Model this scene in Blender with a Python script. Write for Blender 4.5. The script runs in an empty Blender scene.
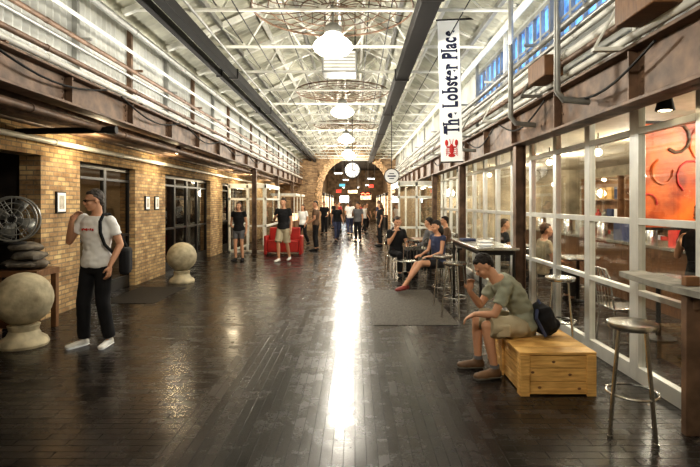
import bpy, bmesh, math, random
from mathutils import Vector, Matrix, noise
random.seed(7)
S=bpy.context.scene; COL=S.collection
def V(*a): return Vector(a)
R=math.radians
# ---------------------------------------------------------------- materials
def newmat(name):
    m=bpy.data.materials.new(name); m.use_nodes=True
    nt=m.node_tree; b=nt.nodes.get('Principled BSDF'); return m,nt,b
def M(name,col,rough=.5,metal=0,var=.15,scale=6,bump=0,emit=0,ecol=None,stretch=None,lo=None):
    m,nt,b=newmat(name)
    tc=nt.nodes.new('ShaderNodeTexCoord'); mp=nt.nodes.new('ShaderNodeMapping')
    nt.links.new(tc.outputs['Object'],mp.inputs[0])
    if stretch: mp.inputs['Scale'].default_value=stretch
    n=nt.nodes.new('ShaderNodeTexNoise'); n.inputs['Scale'].default_value=scale; n.inputs['Detail'].default_value=5
    nt.links.new(mp.outputs[0],n.inputs['Vector'])
    r=nt.nodes.new('ShaderNodeValToRGB')
    r.color_ramp.elements[0].position=.3; r.color_ramp.elements[1].position=.7
    r.color_ramp.elements[0].color=(list(lo) if lo else [c*(1-var) for c in col])+[1]
    r.color_ramp.elements[1].color=[min(1,c*(1+var)) for c in col]+[1]
    nt.links.new(n.outputs['Fac'],r.inputs[0]); nt.links.new(r.outputs[0],b.inputs['Base Color'])
    b.inputs['Roughness'].default_value=rough; b.inputs['Metallic'].default_value=metal
    if bump:
        bp=nt.nodes.new('ShaderNodeBump'); bp.inputs['Strength'].default_value=bump; bp.inputs['Distance'].default_value=.02
        nt.links.new(n.outputs['Fac'],bp.inputs['Height']); nt.links.new(bp.outputs[0],b.inputs['Normal'])
    if emit:
        if ecol: b.inputs['Emission Color'].default_value=list(ecol)+[1]
        else: nt.links.new(r.outputs[0],b.inputs['Emission Color'])
        b.inputs['Emission Strength'].default_value=emit
    return m
def brickmat(name,ax,c1,c2,mo,sc=1.0,bw=.2,rh=.068,rough=.85):
    m,nt,b=newmat(name)
    tc=nt.nodes.new('ShaderNodeTexCoord'); sp=nt.nodes.new('ShaderNodeSeparateXYZ'); cb=nt.nodes.new('ShaderNodeCombineXYZ')
    nt.links.new(tc.outputs['Object'],sp.inputs[0])
    if ax==(1,2):
        sm=nt.nodes.new('ShaderNodeMath'); sm.operation='ADD'; nt.links.new(sp.outputs[0],sm.inputs[0]); nt.links.new(sp.outputs[1],sm.inputs[1]); nt.links.new(sm.outputs[0],cb.inputs[0])
    else: nt.links.new(sp.outputs[ax[0]],cb.inputs[0])
    nt.links.new(sp.outputs[ax[1]],cb.inputs[1])
    br=nt.nodes.new('ShaderNodeTexBrick'); br.inputs['Scale'].default_value=sc
    br.inputs['Brick Width'].default_value=bw; br.inputs['Row Height'].default_value=rh; br.inputs['Mortar Size'].default_value=.009
    br.inputs['Color1'].default_value=list(c1)+[1]; br.inputs['Color2'].default_value=list(c2)+[1]; br.inputs['Mortar'].default_value=list(mo)+[1]
    nt.links.new(cb.outputs[0],br.inputs['Vector'])
    n=nt.nodes.new('ShaderNodeTexNoise'); n.inputs['Scale'].default_value=3.2; n.inputs['Detail'].default_value=10; n.inputs['Roughness'].default_value=.75
    nt.links.new(tc.outputs['Object'],n.inputs['Vector'])
    mr=nt.nodes.new('ShaderNodeMapRange'); mr.inputs[1].default_value=.3; mr.inputs[2].default_value=.7; nt.links.new(n.outputs['Fac'],mr.inputs[0])
    mx=nt.nodes.new('ShaderNodeMix'); mx.data_type='RGBA'; mx.blend_type='OVERLAY'; mx.inputs[0].default_value=.5
    nt.links.new(br.outputs['Color'],mx.inputs[6]); nt.links.new(mr.outputs[0],mx.inputs[7])
    nt.links.new(mx.outputs[2],b.inputs['Base Color']); b.inputs['Roughness'].default_value=rough
    bp=nt.nodes.new('ShaderNodeBump'); bp.inputs['Strength'].default_value=1; bp.inputs['Distance'].default_value=.016; bp.invert=True
    nt.links.new(br.outputs['Fac'],bp.inputs['Height']); nt.links.new(bp.outputs[0],b.inputs['Normal'])
    return m
def glassmat(name,tint=(.95,.97,.96),lo=.05,hi=.55):
    m=bpy.data.materials.new(name); m.use_nodes=True; nt=m.node_tree; nt.nodes.clear()
    o=nt.nodes.new('ShaderNodeOutputMaterial'); t=nt.nodes.new('ShaderNodeBsdfTransparent'); g=nt.nodes.new('ShaderNodeBsdfGlossy')
    t.inputs[0].default_value=list(tint)+[1]; g.inputs['Roughness'].default_value=.02
    f=nt.nodes.new('ShaderNodeLayerWeight'); f.inputs[0].default_value=.5
    pw=nt.nodes.new('ShaderNodeMath'); pw.operation='POWER'; pw.inputs[1].default_value=4; nt.links.new(f.outputs['Facing'],pw.inputs[0])
    ma=nt.nodes.new('ShaderNodeMapRange'); ma.inputs[3].default_value=lo; ma.inputs[4].default_value=hi
    nt.links.new(pw.outputs[0],ma.inputs[0])
    x=nt.nodes.new('ShaderNodeMixShader'); nt.links.new(ma.outputs[0],x.inputs[0]); nt.links.new(t.outputs[0],x.inputs[1]); nt.links.new(g.outputs[0],x.inputs[2]); nt.links.new(x.outputs[0],o.inputs[0])
    return m
def floormat():
    m,nt,b=newmat('worn_wood_floor')
    L=nt.links.new; N=nt.nodes.new
    tc=N('ShaderNodeTexCoord'); sp=N('ShaderNodeSeparateXYZ'); L(tc.outputs['Object'],sp.inputs[0])
    def br(a,c,bw,rh,ms):
        cb=N('ShaderNodeCombineXYZ'); L(sp.outputs[a],cb.inputs[0]); L(sp.outputs[c],cb.inputs[1])
        t=N('ShaderNodeTexBrick'); t.inputs['Scale'].default_value=1; t.inputs['Brick Width'].default_value=bw; t.inputs['Row Height'].default_value=rh
        t.inputs['Mortar Size'].default_value=ms; t.inputs['Color1'].default_value=(0,0,0,1); t.inputs['Color2'].default_value=(1,1,1,1); t.inputs['Mortar'].default_value=(.4,.4,.4,1)
        L(cb.outputs[0],t.inputs['Vector']); return t
    A=br(1,0,1.4,.075,.002); B=br(0,1,.36,.085,.003)
    ab=N('ShaderNodeMath'); ab.operation='ABSOLUTE'
    su=N('ShaderNodeMath'); su.operation='ADD'; su.inputs[1].default_value=.15; L(sp.outputs[0],su.inputs[0]); L(su.outputs[0],ab.inputs[0])
    gt=N('ShaderNodeMath'); gt.operation='GREATER_THAN'; gt.inputs[1].default_value=1.15; L(ab.outputs[0],gt.inputs[0])
    mx=N('ShaderNodeMix'); mx.data_type='RGBA'; L(gt.outputs[0],mx.inputs[0]); L(A.outputs['Color'],mx.inputs[6]); L(B.outputs['Color'],mx.inputs[7])
    mf=N('ShaderNodeMix'); L(gt.outputs[0],mf.inputs[0]); L(A.outputs['Fac'],mf.inputs[2]); L(B.outputs['Fac'],mf.inputs[3])
    bw=N('ShaderNodeRGBToBW'); L(mx.outputs[2],bw.inputs[0])
    cr=N('ShaderNodeValToRGB'); cr.color_ramp.elements[0].color=(.013,.011,.010,1); cr.color_ramp.elements[1].color=(.034,.028,.024,1); L(bw.outputs[0],cr.inputs[0])
    n=N('ShaderNodeTexNoise'); n.inputs['Scale'].default_value=.8; n.inputs['Detail'].default_value=10; n.inputs['Roughness'].default_value=.75; L(tc.outputs['Object'],n.inputs['Vector'])
    o=N('ShaderNodeMix'); o.data_type='RGBA'; o.blend_type='OVERLAY'; o.inputs[0].default_value=.5; L(cr.outputs[0],o.inputs[6]); L(n.outputs['Fac'],o.inputs[7])
    dk=N('ShaderNodeMix'); dk.data_type='RGBA'; L(mf.outputs[0],dk.inputs[0]); L(o.outputs[2],dk.inputs[6]); dk.inputs[7].default_value=(.006,.005,.004,1)
    L(dk.outputs[2],b.inputs['Base Color'])
    n2=N('ShaderNodeTexNoise'); n2.inputs['Scale'].default_value=2.6; n2.inputs['Detail'].default_value=10; n2.inputs['Roughness'].default_value=.8; L(tc.outputs['Object'],n2.inputs['Vector'])
    mr=N('ShaderNodeMapRange'); mr.inputs[1].default_value=.32; mr.inputs[2].default_value=.68; mr.inputs[3].default_value=.12; mr.inputs[4].default_value=.32
    L(n2.outputs['Fac'],mr.inputs[0])
    pl=N('ShaderNodeMath'); pl.operation='MULTIPLY_ADD'; pl.inputs[1].default_value=.06; L(bw.outputs[0],pl.inputs[0]); L(mr.outputs[0],pl.inputs[2])
    p2=N('ShaderNodeMath'); p2.operation='MULTIPLY_ADD'; p2.inputs[1].default_value=.2; L(mf.outputs[0],p2.inputs[0]); L(pl.outputs[0],p2.inputs[2])
    L(p2.outputs[0],b.inputs['Roughness'])
    sp2=N('ShaderNodeMapRange'); sp2.inputs[3].default_value=.46; sp2.inputs[4].default_value=.18; L(mf.outputs[0],sp2.inputs[0]); L(sp2.outputs[0],b.inputs['Specular IOR Level'])
    n3=N('ShaderNodeTexNoise'); n3.inputs['Scale'].default_value=9; n3.inputs['Detail'].default_value=6; L(tc.outputs['Object'],n3.inputs['Vector'])
    a1=N('ShaderNodeMath'); a1.operation='MULTIPLY_ADD'; a1.inputs[1].default_value=.16; L(bw.outputs[0],a1.inputs[0]); L(n3.outputs['Fac'],a1.inputs[2])
    mh=N('ShaderNodeMath'); mh.operation='MULTIPLY'; mh.inputs[1].default_value=.7; L(mf.outputs[0],mh.inputs[0])
    ad=N('ShaderNodeMath'); ad.operation='SUBTRACT'; L(a1.outputs[0],ad.inputs[0]); L(mh.outputs[0],ad.inputs[1])
    bp=N('ShaderNodeBump'); bp.inputs['Strength'].default_value=.3; bp.inputs['Distance'].default_value=.005; L(ad.outputs[0],bp.inputs['Height']); L(bp.outputs[0],b.inputs['Normal'])
    return m
m_floor=floormat()
m_brickL=brickmat('golden_brick_yz',(1,2),(.66,.47,.24),(.36,.22,.11),(.30,.23,.15))
m_brickX=brickmat('rough_brick_xz',(0,2),(.58,.38,.21),(.24,.14,.08),(.40,.32,.22))
m_brickD=M('arch_brick',(.62,.42,.25),.85,0,.6,12,bump=.5)
m_white=M('white_painted_steel',(.80,.79,.72),.45,0,.15)
m_siding=M('gray_corrugated',(.56,.56,.52),.45,.1,.22,2.2)
m_roof=M('grimy_cream_roof_panel',(.50,.49,.40),.55,0,.35,2)
m_girder=M('rusty_gray_brown_steel',(.16,.10,.065),.55,.15,.5,6,bump=.15)
m_black=M('matte_black_paint',(.008,.007,.007),.6,0,.2)
m_blackf=M('black_frame',(.02,.018,.016),.4,0,.2)
m_alu=M('aluminium_frame',(.68,.69,.66),.35,.3,.08)
m_steel=M('brushed_steel',(.62,.62,.6),.25,1,.08,20)
m_grayp=M('gray_galvanised',(.34,.34,.32),.4,.5,.2)
m_glass=glassmat('clear_glass',(.86,.88,.87),.12,.8); m_gdark=glassmat('dark_glass',(.5,.46,.40),.08,.6)
m_soffit=M('soffit_boards',(.20,.13,.08),.7,0,.3,5,stretch=(1,.2,1))
m_pine=M('yellow_pine',(.82,.53,.20),.5,0,.05,5,stretch=(1,1,9),lo=(.50,.27,.08),bump=.15)
m_stone=M('weathered_stone',(.56,.49,.34),.8,0,.15,7,bump=.5,lo=(.30,.26,.18))
m_graystone=M('gray_stone',(.25,.24,.21),.85,0,.3,7,bump=.5)
m_rough=M('rough_dark_stone',(.15,.13,.105),.9,0,.6,9,bump=.8)
m_shopwall=M('shop_plaster',(.60,.52,.38),.8,0,.1)
m_shopin=M('shop_interior_paint',(.42,.36,.26),.8,0,.6,1.5)
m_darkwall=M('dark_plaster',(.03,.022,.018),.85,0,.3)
m_passw=M('passage_plaster',(.22,.15,.09),.85,0,.5,3)
m_lamp=M('lamp_glow',(1,.95,.82),.5,0,0,emit=11,ecol=(1,.94,.80))
m_lamps=M('spot_glow',(1,.85,.6),.5,0,0,emit=14,ecol=(1,.8,.5))
m_cool=M('cool_tube_glow',(.9,.97,1),.5,0,0,emit=8,ecol=(.85,.95,1))
m_blue=M('blue_window_glass',(.10,.30,.75),.25,0,.3,5,emit=1.5,lo=(.03,.06,.16))  # emission put into the panes stands in for daylight outside
m_red=M('dark_red_vinyl',(.42,.025,.018),.45,0,.15)
m_redp=M('red_print',(.80,.16,.02),.5,0,.1,3,emit=.18,lo=(.14,.008,.006))  # print also emits faintly, a glow added to its colour
m_rubber=M('metal_grating_mat',(.13,.115,.095),.5,.2,.5,50,bump=.6)
m_matd=M('dark_carpet_mat',(.016,.014,.012),.6,0,.3,40,bump=.3)
m_wood=M('brown_wood',(.20,.10,.045),.5,0,.3,7,stretch=(1,5,1))
m_cloth_w=M('white_cloth',(.86,.85,.83),.8,0,.03); m_cloth_k=M('black_cloth',(.012,.012,.014),.9,0,.3)
m_cloth_g=M('sage_cloth',(.30,.31,.24),.85,0,.12); m_cloth_t=M('khaki_cloth',(.42,.36,.25),.85,0,.12)
m_cloth_b=M('blue_cloth',(.045,.055,.11),.85,0,.2); m_cloth_gr=M('gray_cloth',(.16,.16,.17),.85,0,.15)
m_cloth_r=M('red_cloth',(.42,.06,.05),.85,0,.15); m_cloth_br=M('brown_cloth',(.13,.08,.05),.85,0,.15)
m_skin=M('warm_skin',(.58,.32,.20),.55,0,.06)
m_hk=M('black_hair',(.015,.011,.009),.7,0,.3,30,bump=.3); m_hg=M('dark_gray_hair',(.07,.058,.05),.6,0,.4,30,bump=.3); m_hb=M('brown_hair',(.08,.04,.02),.6,0,.3,30,bump=.3)
m_eye=M('dark_eye',(.02,.015,.01),.2); m_lip=M('lip',(.42,.15,.11),.5)
m_shoew=M('white_leather',(.75,.74,.7),.5); m_shoeb=M('brown_leather',(.16,.09,.045),.6,lo=(.07,.04,.02)); m_shoer=M('dull_red_leather',(.30,.06,.05),.5)
m_sign=M('sign_white',(.85,.84,.80),.6,0,.03,emit=.15,ecol=(1,1,.95)); m_ink=M('ink_navy',(.010,.014,.05),.6); m_ink_r=M('ink_red',(.55,.03,.03),.6)  # sign white carries a faint added glow, no lamp behind it
m_paper=M('photo_paper',(.5,.47,.4),.6,0,.5,14)
m_neon=M('neon_red',(1,.1,.05),.5,0,0,emit=8,ecol=(1,.1,.04))
m_case=M('case_glow',(1,.76,.45),.5,0,0,5,emit=2.2,lo=(.12,.05,.03))
m_teal=M('teal_glow',(.1,.45,.6),.5,0,.3,5,emit=.8); m_redg=M('red_glow',(.8,.06,.04),.5,0,.3,5,emit=.9)
# ---------------------------------------------------------------- mesh builder
class MB:
    def __init__(s): s.bm=bmesh.new()
    def add(s,vs,fs):
        v=[s.bm.verts.new(p) for p in vs]
        for f in fs:
            try: s.bm.faces.new([v[i] for i in f])
            except ValueError: pass
        return s
    def bx(s,x0,x1,y0,y1,z0,z1,mat=None):
        P=[V(x,y,z) for x in(x0,x1) for y in(y0,y1) for z in(z0,z1)]
        if mat: P=[mat@p for p in P]
        return s.add(P,[(0,1,3,2),(4,6,7,5),(0,4,5,1),(2,3,7,6),(0,2,6,4),(1,5,7,3)])
    def loft(s,rings,cap=True,closed=False):
        n=len(rings[0]); vs=[p for r in rings for p in r]; fs=[]
        m=len(rings)
        for i in range(m if closed else m-1):
            for j in range(n): fs.append((i*n+j,i*n+(j+1)%n,((i+1)%m)*n+(j+1)%n,((i+1)%m)*n+j))
        if cap and not closed: fs.append(tuple(range(n))[::-1]); fs.append(tuple(range((m-1)*n,m*n)))
        return s.add(vs,fs)
    def cyl(s,a,b,r0,r1=None,n=12):
        a=V(*a);b=V(*b); r1=r0 if r1 is None else r1; d=(b-a).normalized()
        u=d.orthogonal().normalized(); w=d.cross(u)
        return s.loft([[c+(u*math.cos(t)+w*math.sin(t))*r for t in [2*math.pi*i/n for i in range(n)]] for c,r in((a,r0),(b,r1))])
    def ell(s,c,r,m=None,n=14):
        c=V(*c); k=n//2; rings=[]
        for i in range(1,k):
            ph=math.pi*i/k
            ring=[V(r[0]*math.sin(ph)*math.cos(2*math.pi*j/n),r[1]*math.sin(ph)*math.sin(2*math.pi*j/n),-r[2]*math.cos(ph)) for j in range(n)]
            rings.append(ring)
        top=V(0,0,r[2]);bot=V(0,0,-r[2]); vs=[p for q in rings for p in q]+[bot,top]; N=len(vs)
        fs=[]
        for i in range(k-2):
            for j in range(n): fs.append((i*n+j,i*n+(j+1)%n,(i+1)*n+(j+1)%n,(i+1)*n+j))
        for j in range(n): fs.append((N-2,(j+1)%n,j)); fs.append((N-1,(k-2)*n+j,(k-2)*n+(j+1)%n))
        if m: vs=[m@p for p in vs]
        return s.add([p+c for p in vs],fs)
    def cap(s,a,b,r0,r1):
        s.cyl(a,b,r0,r1,14); s.ell(a,(r0,)*3); s.ell(b,(r1,)*3); return s
    def tube(s,pts,r,n=8,closed=False):
        pts=[V(*p) for p in pts]; m=len(pts); rings=[]; u=None
        for i in range(m):
            if closed: d=pts[(i+1)%m]-pts[i-1]
            else: d=pts[min(i+1,m-1)]-pts[max(i-1,0)]
            d.normalize()
            if u is None: u=d.orthogonal().normalized()
            u=(u-d*u.dot(d)).normalized(); w=d.cross(u)
            rings.append([pts[i]+(u*math.cos(2*math.pi*j/n)+w*math.sin(2*math.pi*j/n))*r for j in range(n)])
        return s.loft(rings,closed=closed)
    def ring(s,c,R0,r,ax='z',n=32,k=6):
        c=V(*c); P=[]
        for i in range(n):
            a=2*math.pi*i/n; x,y=R0*math.cos(a),R0*math.sin(a)
            P.append(c+(V(x,y,0) if ax=='z' else V(x,0,y) if ax=='y' else V(0,x,y)))
        return s.tube(P,r,k,True)
    def lathe(s,prof,c=(0,0,0),n=28,rib=0):
        c=V(*c)
        return s.loft([[c+V(r*(1-rib*(j%2))*math.cos(2*math.pi*j/n),r*(1-rib*(j%2))*math.sin(2*math.pi*j/n),z) for j in range(n)] for r,z in prof])
    def mesh(s,name='m'):
        bmesh.ops.recalc_face_normals(s.bm,faces=s.bm.faces)
        me=bpy.data.meshes.new(name); s.bm.to_mesh(me); s.bm.free(); return me
    def obj(s,name,mat,parent=None,loc=None,rz=0,bevel=0,smooth=True,**k):
        return finish(s.mesh(name),name,mat,parent,loc,rz,bevel,smooth,**k)
def finish(me,name,mat,parent=None,loc=None,rz=0,bevel=0,smooth=True,**k):
    me.materials.append(mat)
    if smooth:
        for p in me.polygons: p.use_smooth=True
        me.set_sharp_from_angle(angle=R(38))
    o=bpy.data.objects.new(name,me); COL.objects.link(o)
    if loc: o.location=loc
    o.rotation_euler[2]=rz
    if parent: o.parent=parent
    if bevel:
        b=o.modifiers.new('b','BEVEL'); b.width=bevel; b.segments=2; b.limit_method='ANGLE'
    for a,c in k.items(): o[a]=c
    return o
def quad(pts,name,mat,parent=None,**k):
    return MB().add([V(*p) for p in pts],[(0,1,2,3)]).obj(name,mat,parent,smooth=False,**k)
def thing(name,label,cat,loc=(0,0,0),rz=0,**k):
    e=bpy.data.objects.new(name,None); COL.objects.link(e); e.location=loc; e.rotation_euler[2]=rz; e.empty_display_size=.1
    e['label']=label; e['category']=cat
    for a,c in k.items(): e[a]=c
    return e
def copyt(root,loc,rz=None,label=None,sc=None):
    def cp(o,par):
        n=o.copy(); COL.objects.link(n)
        if par: n.parent=par
        for c in o.children: cp(c,n)
        return n
    n=cp(root,None); n.location=loc
    if rz is not None: n.rotation_euler[2]=rz
    if label: n['label']=label
    if sc: n.scale=(sc,)*3
    return n
ST=dict(kind='structure')
# ---------------------------------------------------------------- room shell
CX=-.45; XL=-3.2; XR=2.3; WL=-4.4; WR=2.6; EZ=4.3; RZ=5.6; YE=30
MB().bx(-8.2,7.2,-2,52,-.1,0).obj('floor',m_floor,**ST)
mb=MB(); mb.bx(WL-.3,WL,0,YE,2.32,2.9)
for a,b in((0,4.4),(7.0,8.0),(10.0,11.6),(15.2,16.6),(20.,YE)): mb.bx(WL-.3,WL,a,b,0,2.32)
mb.obj('wall_left',m_brickL,smooth=False,**ST)
MB().bx(-8.2,XL-.125,-1,YE,2.9,3.0).obj('ceiling',m_soffit,**ST)
MB().bx(-8.2,-8.1,-1,YE,0,2.9).obj('wall_left_shop',m_shopwall,**ST)
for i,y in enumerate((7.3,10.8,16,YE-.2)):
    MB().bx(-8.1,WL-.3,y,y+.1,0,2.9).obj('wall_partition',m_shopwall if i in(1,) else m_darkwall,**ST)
def corr(x,y0,y1,z0,z1,amp=.025,pitch=.13):
    n=int((y1-y0)/pitch*6); vs=[];fs=[]
    for i in range(n+1):
        y=y0+(y1-y0)*i/n; xx=x+amp*math.sin(2*math.pi*(y-y0)/pitch); vs+=[V(xx,y,z0),V(xx,y,z1)]
    for i in range(n): fs.append((2*i,2*i+2,2*i+3,2*i+1))
    return vs,fs
MB().add(*corr(XL-.14,0,YE,3.0,EZ)).obj('wall_left_upper',m_siding,**ST)
XU=XR+.14
MB().bx(XU,XU+.06,0,YE,2.76,3.5).bx(XU,XU+.06,0,YE,4.2,EZ).bx(XU,XU+.06,10.1,YE,3.5,4.2).bx(XU,XU+.06,0,2.9,3.5,4.2).obj('wall_right_upper',m_siding,**ST)
mb=MB()
for sx,ex in((XL-.3,CX),(XR+.3,CX)):
    n=int(YE/.16*6); vs=[];fs=[]
    for i in range(n+1):
        y=YE*i/n; dz=.018*math.sin(2*math.pi*y/.16)
        vs+=[V(sx,y,EZ-.1+dz),V(ex,y,RZ+dz)]
    for i in range(n): fs.append((2*i,2*i+2,2*i+3,2*i+1))
    mb.add(vs,fs)
mb.obj('ceiling_roof',m_roof,**ST)
k=0
for sgn,ex in((-1,XL),(1,XR)):
    for t in(.12,.34,.56,.78,.95):
        x=ex+(CX-ex)*t; z=EZ+(RZ-EZ)*t-.09; k+=1
        MB().bx(x-.03,x+.03,0.5,YE,z-.05,z+.04).obj('trim_%d'%k,m_white if k%2 else m_grayp,bevel=.005,**ST)
MB().bx(XR+.12,7.2,-1,YE,2.66,2.76).obj('ceiling_shop',m_shopwall,**ST)
MB().bx(7.1,7.2,-1,YE,0,2.66).obj('wall_right_shop',m_shopin,**ST)
for y in(2.2,15.2): MB().bx(WR+.1,7.1,y,y+.1,0,2.66).obj('wall_partition',m_shopin,**ST)
MB().bx(WR-.02,WR+.2,15.3,YE,0,2.66).obj('wall_right',m_brickL,**ST)
# end wall with arch
mb=MB(); AX=0; AR=2.0; AZ=2.4
prof=[V(AX-AR,0,0)]+[V(AX-AR*math.cos(math.pi*i/24),0,AZ+AR*math.sin(math.pi*i/24)) for i in range(25)]+[V(AX+AR,0,0)]
oL,oR,oT=-4.6,3.4,5.3
vs=[];fs=[]
for yy in(YE,YE+.5):
    for p in prof: vs.append(V(p.x,yy,p.z))
    for i,p in enumerate(prof):
        if i==0: vs.append(V(oL,yy,0))
        elif i==len(prof)-1: vs.append(V(oR,yy,0))
        else:
            t=(i-1)/24
            if t<.25: vs.append(V(oL,yy,AZ+(oT-AZ)*t/.25))
            elif t>.75: vs.append(V(oR,yy,AZ+(oT-AZ)*(1-t)/.25))
            else: vs.append(V(oL+(oR-oL)*(t-.25)/.5,yy,oT))
n=len(prof)
for i in range(n-1):
    fs.append((i,i+1,n+i+1,n+i)); fs.append((2*n+i,3*n+i,3*n+i+1,2*n+i+1)); fs.append((i,2*n+i,2*n+i+1,i+1))
mb.add(vs,fs).obj('wall_end',m_brickX,smooth=False,**ST)
mb=MB()
for i in range(44):
    a=math.pi*(i+.5)/44; m=Matrix.Translation(V(AX,YE-.06,AZ))@Matrix.Rotation(a,4,'Y')
    q=random.uniform(.25,.45); mb.bx(-AR-q,-AR+random.uniform(.02,.08),-random.uniform(.0,.08),.07,-.066,.066,m)
for s in(-1,1):
    for i in range(16):
        q=random.uniform(.2,.4); a,b=sorted((AX+s*(AR-.02),AX+s*(AR+q))); mb.bx(a,b,YE-.05-random.uniform(0,.05),YE+.01,i*.15,i*.15+.14)
mb.obj('trim_20',m_brickD,smooth=False,**ST)
MB().add([V(XL-.3,YE+.2,4.2),V(XR+.3,YE+.2,4.2),V(CX,YE+.2,RZ+.02),V(XL-.3,YE+.25,4.2),V(XR+.3,YE+.25,4.2),V(CX,YE+.25,RZ+.02)],[(0,1,2),(3,5,4),(0,3,4,1),(1,4,5,2),(2,5,3,0)]).obj('wall_gable',m_siding,smooth=False,**ST)
PE=50
MB().bx(-2.9,-2.75,YE+.5,PE,0,5.1).obj('wall_passage_left',m_passw,**ST)
MB().bx(2.75,2.9,YE+.5,PE,0,5.1).obj('wall_passage_right',m_passw,**ST)
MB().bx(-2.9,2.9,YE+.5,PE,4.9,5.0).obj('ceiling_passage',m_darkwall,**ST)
MB().bx(-2.9,2.9,PE-.1,PE,0,4.9).obj('wall_passage_end',m_passw,**ST)
MB().bx(-8.2,7.2,-1.6,-1.5,0,5.8).obj('wall_back',m_shopin,**ST)
# ---------------------------------------------------------------- storefronts
wn=0
def window_bay(x,y0,y1,rails,zt,fm,gm,fw=.05,dep=.07):
    global wn; wn+=1
    f=MB(); f.bx(x,x+dep,y0,y0+fw,0,zt).bx(x,x+dep,y1-fw*.4,y1,0,zt)
    for z,h in rails: f.bx(x,x+dep,y0+fw,y1-fw*.4,z,z+h)
    fo=f.obj('window_%d'%wn,fm,bevel=.004,**ST)
    g=x+dep*.5
    quad([(g,y0+.01,.03),(g,y1-.01,.03),(g,y1-.01,zt-.01),(g,y0+.01,zt-.01)],'pane',gm,fo)
ys=[3.0,3.75,4.62,5.6,6.5,7.4,8.3,9.2,10.1,11.0,11.9,12.8,13.7,14.6,15.2]
for a,b in zip(ys[:-1],ys[1:]):
    window_bay(WR,a,b,((.0,.14),(.8,.05),(1.45,.06),(2.28,.06),(2.58,.08)),2.66,m_alu,m_glass,.07 if a!=4.62 else .12)
for a,b,n in((8.0,10.0,2),(11.6,15.2,4),(16.6,20.0,3)):
    for i in range(n):
        window_bay(WL-.18,a+(b-a)*i/n,a+(b-a)*(i+1)/n,((.0,.22),(1.0,.05),(2.05,.05),(2.24,.08)),2.32,m_blackf,m_gdark,.07)
for i in range(8):
    a=2.9+i*.9; b=a+.9
    wn+=1
    f=MB(); X=XU
    f.bx(X-.02,X+.06,a,a+.06,3.5,4.2).bx(X-.02,X+.06,a+.06,b,3.5,3.56).bx(X-.02,X+.06,a+.06,b,4.14,4.2).bx(X-.015,X+.05,a+.06,b,3.8,3.83).bx(X-.015,X+.05,a+.3,a+.33,3.56,4.14).bx(X-.015,X+.05,a+.6,a+.63,3.56,4.14)
    fo=f.obj('window_%d'%wn,m_grayp,**ST)
    quad([(X+.03,a+.02,3.52),(X+.03,b,3.52),(X+.03,b,4.18),(X+.03,a+.02,4.18)],'pane',m_blue,fo)
# ---------------------------------------------------------------- steelwork
def girder(x,z0,z1,sgn,label):
    e=thing('steel_girder',label,'girder',(x,0,0))
    mb=MB(); mb.bx(-.015,.015,0,YE,z0,z1).bx(-.11,.11,0,YE,z0,z0+.03).bx(-.11,.11,0,YE,z1-.03,z1)
    mb.obj('beam',m_girder,parent=e,bevel=.004)
    mb=MB()
    for i in range(19):
        y=1+i*1.5; mb.bx(-.09,.09,y,y+.02,z0+.03,z1-.03)
        for j in range(4):
            for q in(-.06,.08): mb.ell((sgn*.018,y+q,z0+.07+j*(z1-z0-.14)/3),(.012,.014,.014),n=8)
    mb.obj('stiffener',m_girder,parent=e,kind='stuff')
girder(XL,2.72,3.07,1,'long brown riveted steel girder carrying the corrugated wall')
girder(XR-.02,2.44,2.90,-1,'long brown riveted steel girder above the glass storefront')
def pipe(x,z,r,mat,label,y0=0.2,y1=YE-.1):
    e=thing('pipe',label,'pipe',(x,0,z))
    MB().cyl((0,y0,0),(0,y1,0),r,n=16).obj('tube',mat,parent=e)
    mb=MB()
    for i in range(14):
        y=y0+.8+i*(y1-y0-1)/14; mb.cyl((0,y,0),(0,y+.04,0),r*1.18,n=16)
    mb.obj('coupling',mat,parent=e,kind='stuff')
def channel(x,z,w,h,label):
    e=thing('cable_trunking',label,'trunking',(x,0,z))
    MB().bx(-w/2,w/2,.2,YE-.1,0,.02).bx(-w/2,-w/2+.02,.2,YE-.1,.02,h).bx(w/2-.02,w/2,.2,YE-.1,.02,h).bx(-w/2+.02,w/2-.02,.2,YE-.1,h-.03,h-.01).obj('tray',m_black,parent=e,bevel=.003)
    for i in range(8): MB().bx(-w/2-.02,w/2+.02,2+i*3.9,2.05+i*3.9,-.015,h+.02).obj('clamp',m_blackf,parent=e)
channel(.92,4.06,.24,.2,'thick matte black steel trunking hung under the roof trusses')
channel(-2.38,4.1,.14,.16,'matte black steel trunking hung under the roof trusses')
channel(-2.66,4.14,.08,.12,'narrow matte black trunking beside the larger one')
pipe(-2.2,4.26,.02,m_grayp,'thin galvanised pipe beside the trunking')
for i,(z,r,mt) in enumerate(((3.14,.035,m_white),(3.24,.03,m_girder),(3.42,.022,m_grayp),(3.52,.028,m_girder),(3.78,.025,m_white),(4.1,.045,m_grayp))):
    pipe(XL+.05,z,r,mt,'painted conduit along the corrugated wall')
for i,(x,z,r,mt) in enumerate(((XR-.1,2.97,.035,m_white),(XR-.2,3.06,.03,m_girder),(XR-.12,3.17,.045,m_white),(XR-.24,3.28,.025,m_grayp),(XR-.05,3.36,.03,m_white),(XR-.18,3.45,.035,m_grayp),(XR-.1,4.22,.05,m_white))):
    pipe(x,z,r,mt,'painted pipe running above the girder')
pipe(XL-.12,2.62,.045,m_girder,'brown pipe under the girder')
pipe(XL-.5,2.82,.06,m_girder,'brown pipe under the soffit')
pipe(WL+.1,2.52,.04,m_white,'cream pipe along the brick wall')
pipe(WL+.14,2.72,.05,m_girder,'brown pipe along the brick wall')
MB().bx(XL-.9,XL-.75,.2,YE-.1,2.73,2.89).bx(XL-.95,XL-.7,.2,YE-.1,2.69,2.73).obj('steel_girder',m_girder,bevel=.004,label='rusty secondary steel beam under the timber soffit',category='girder')
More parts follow.
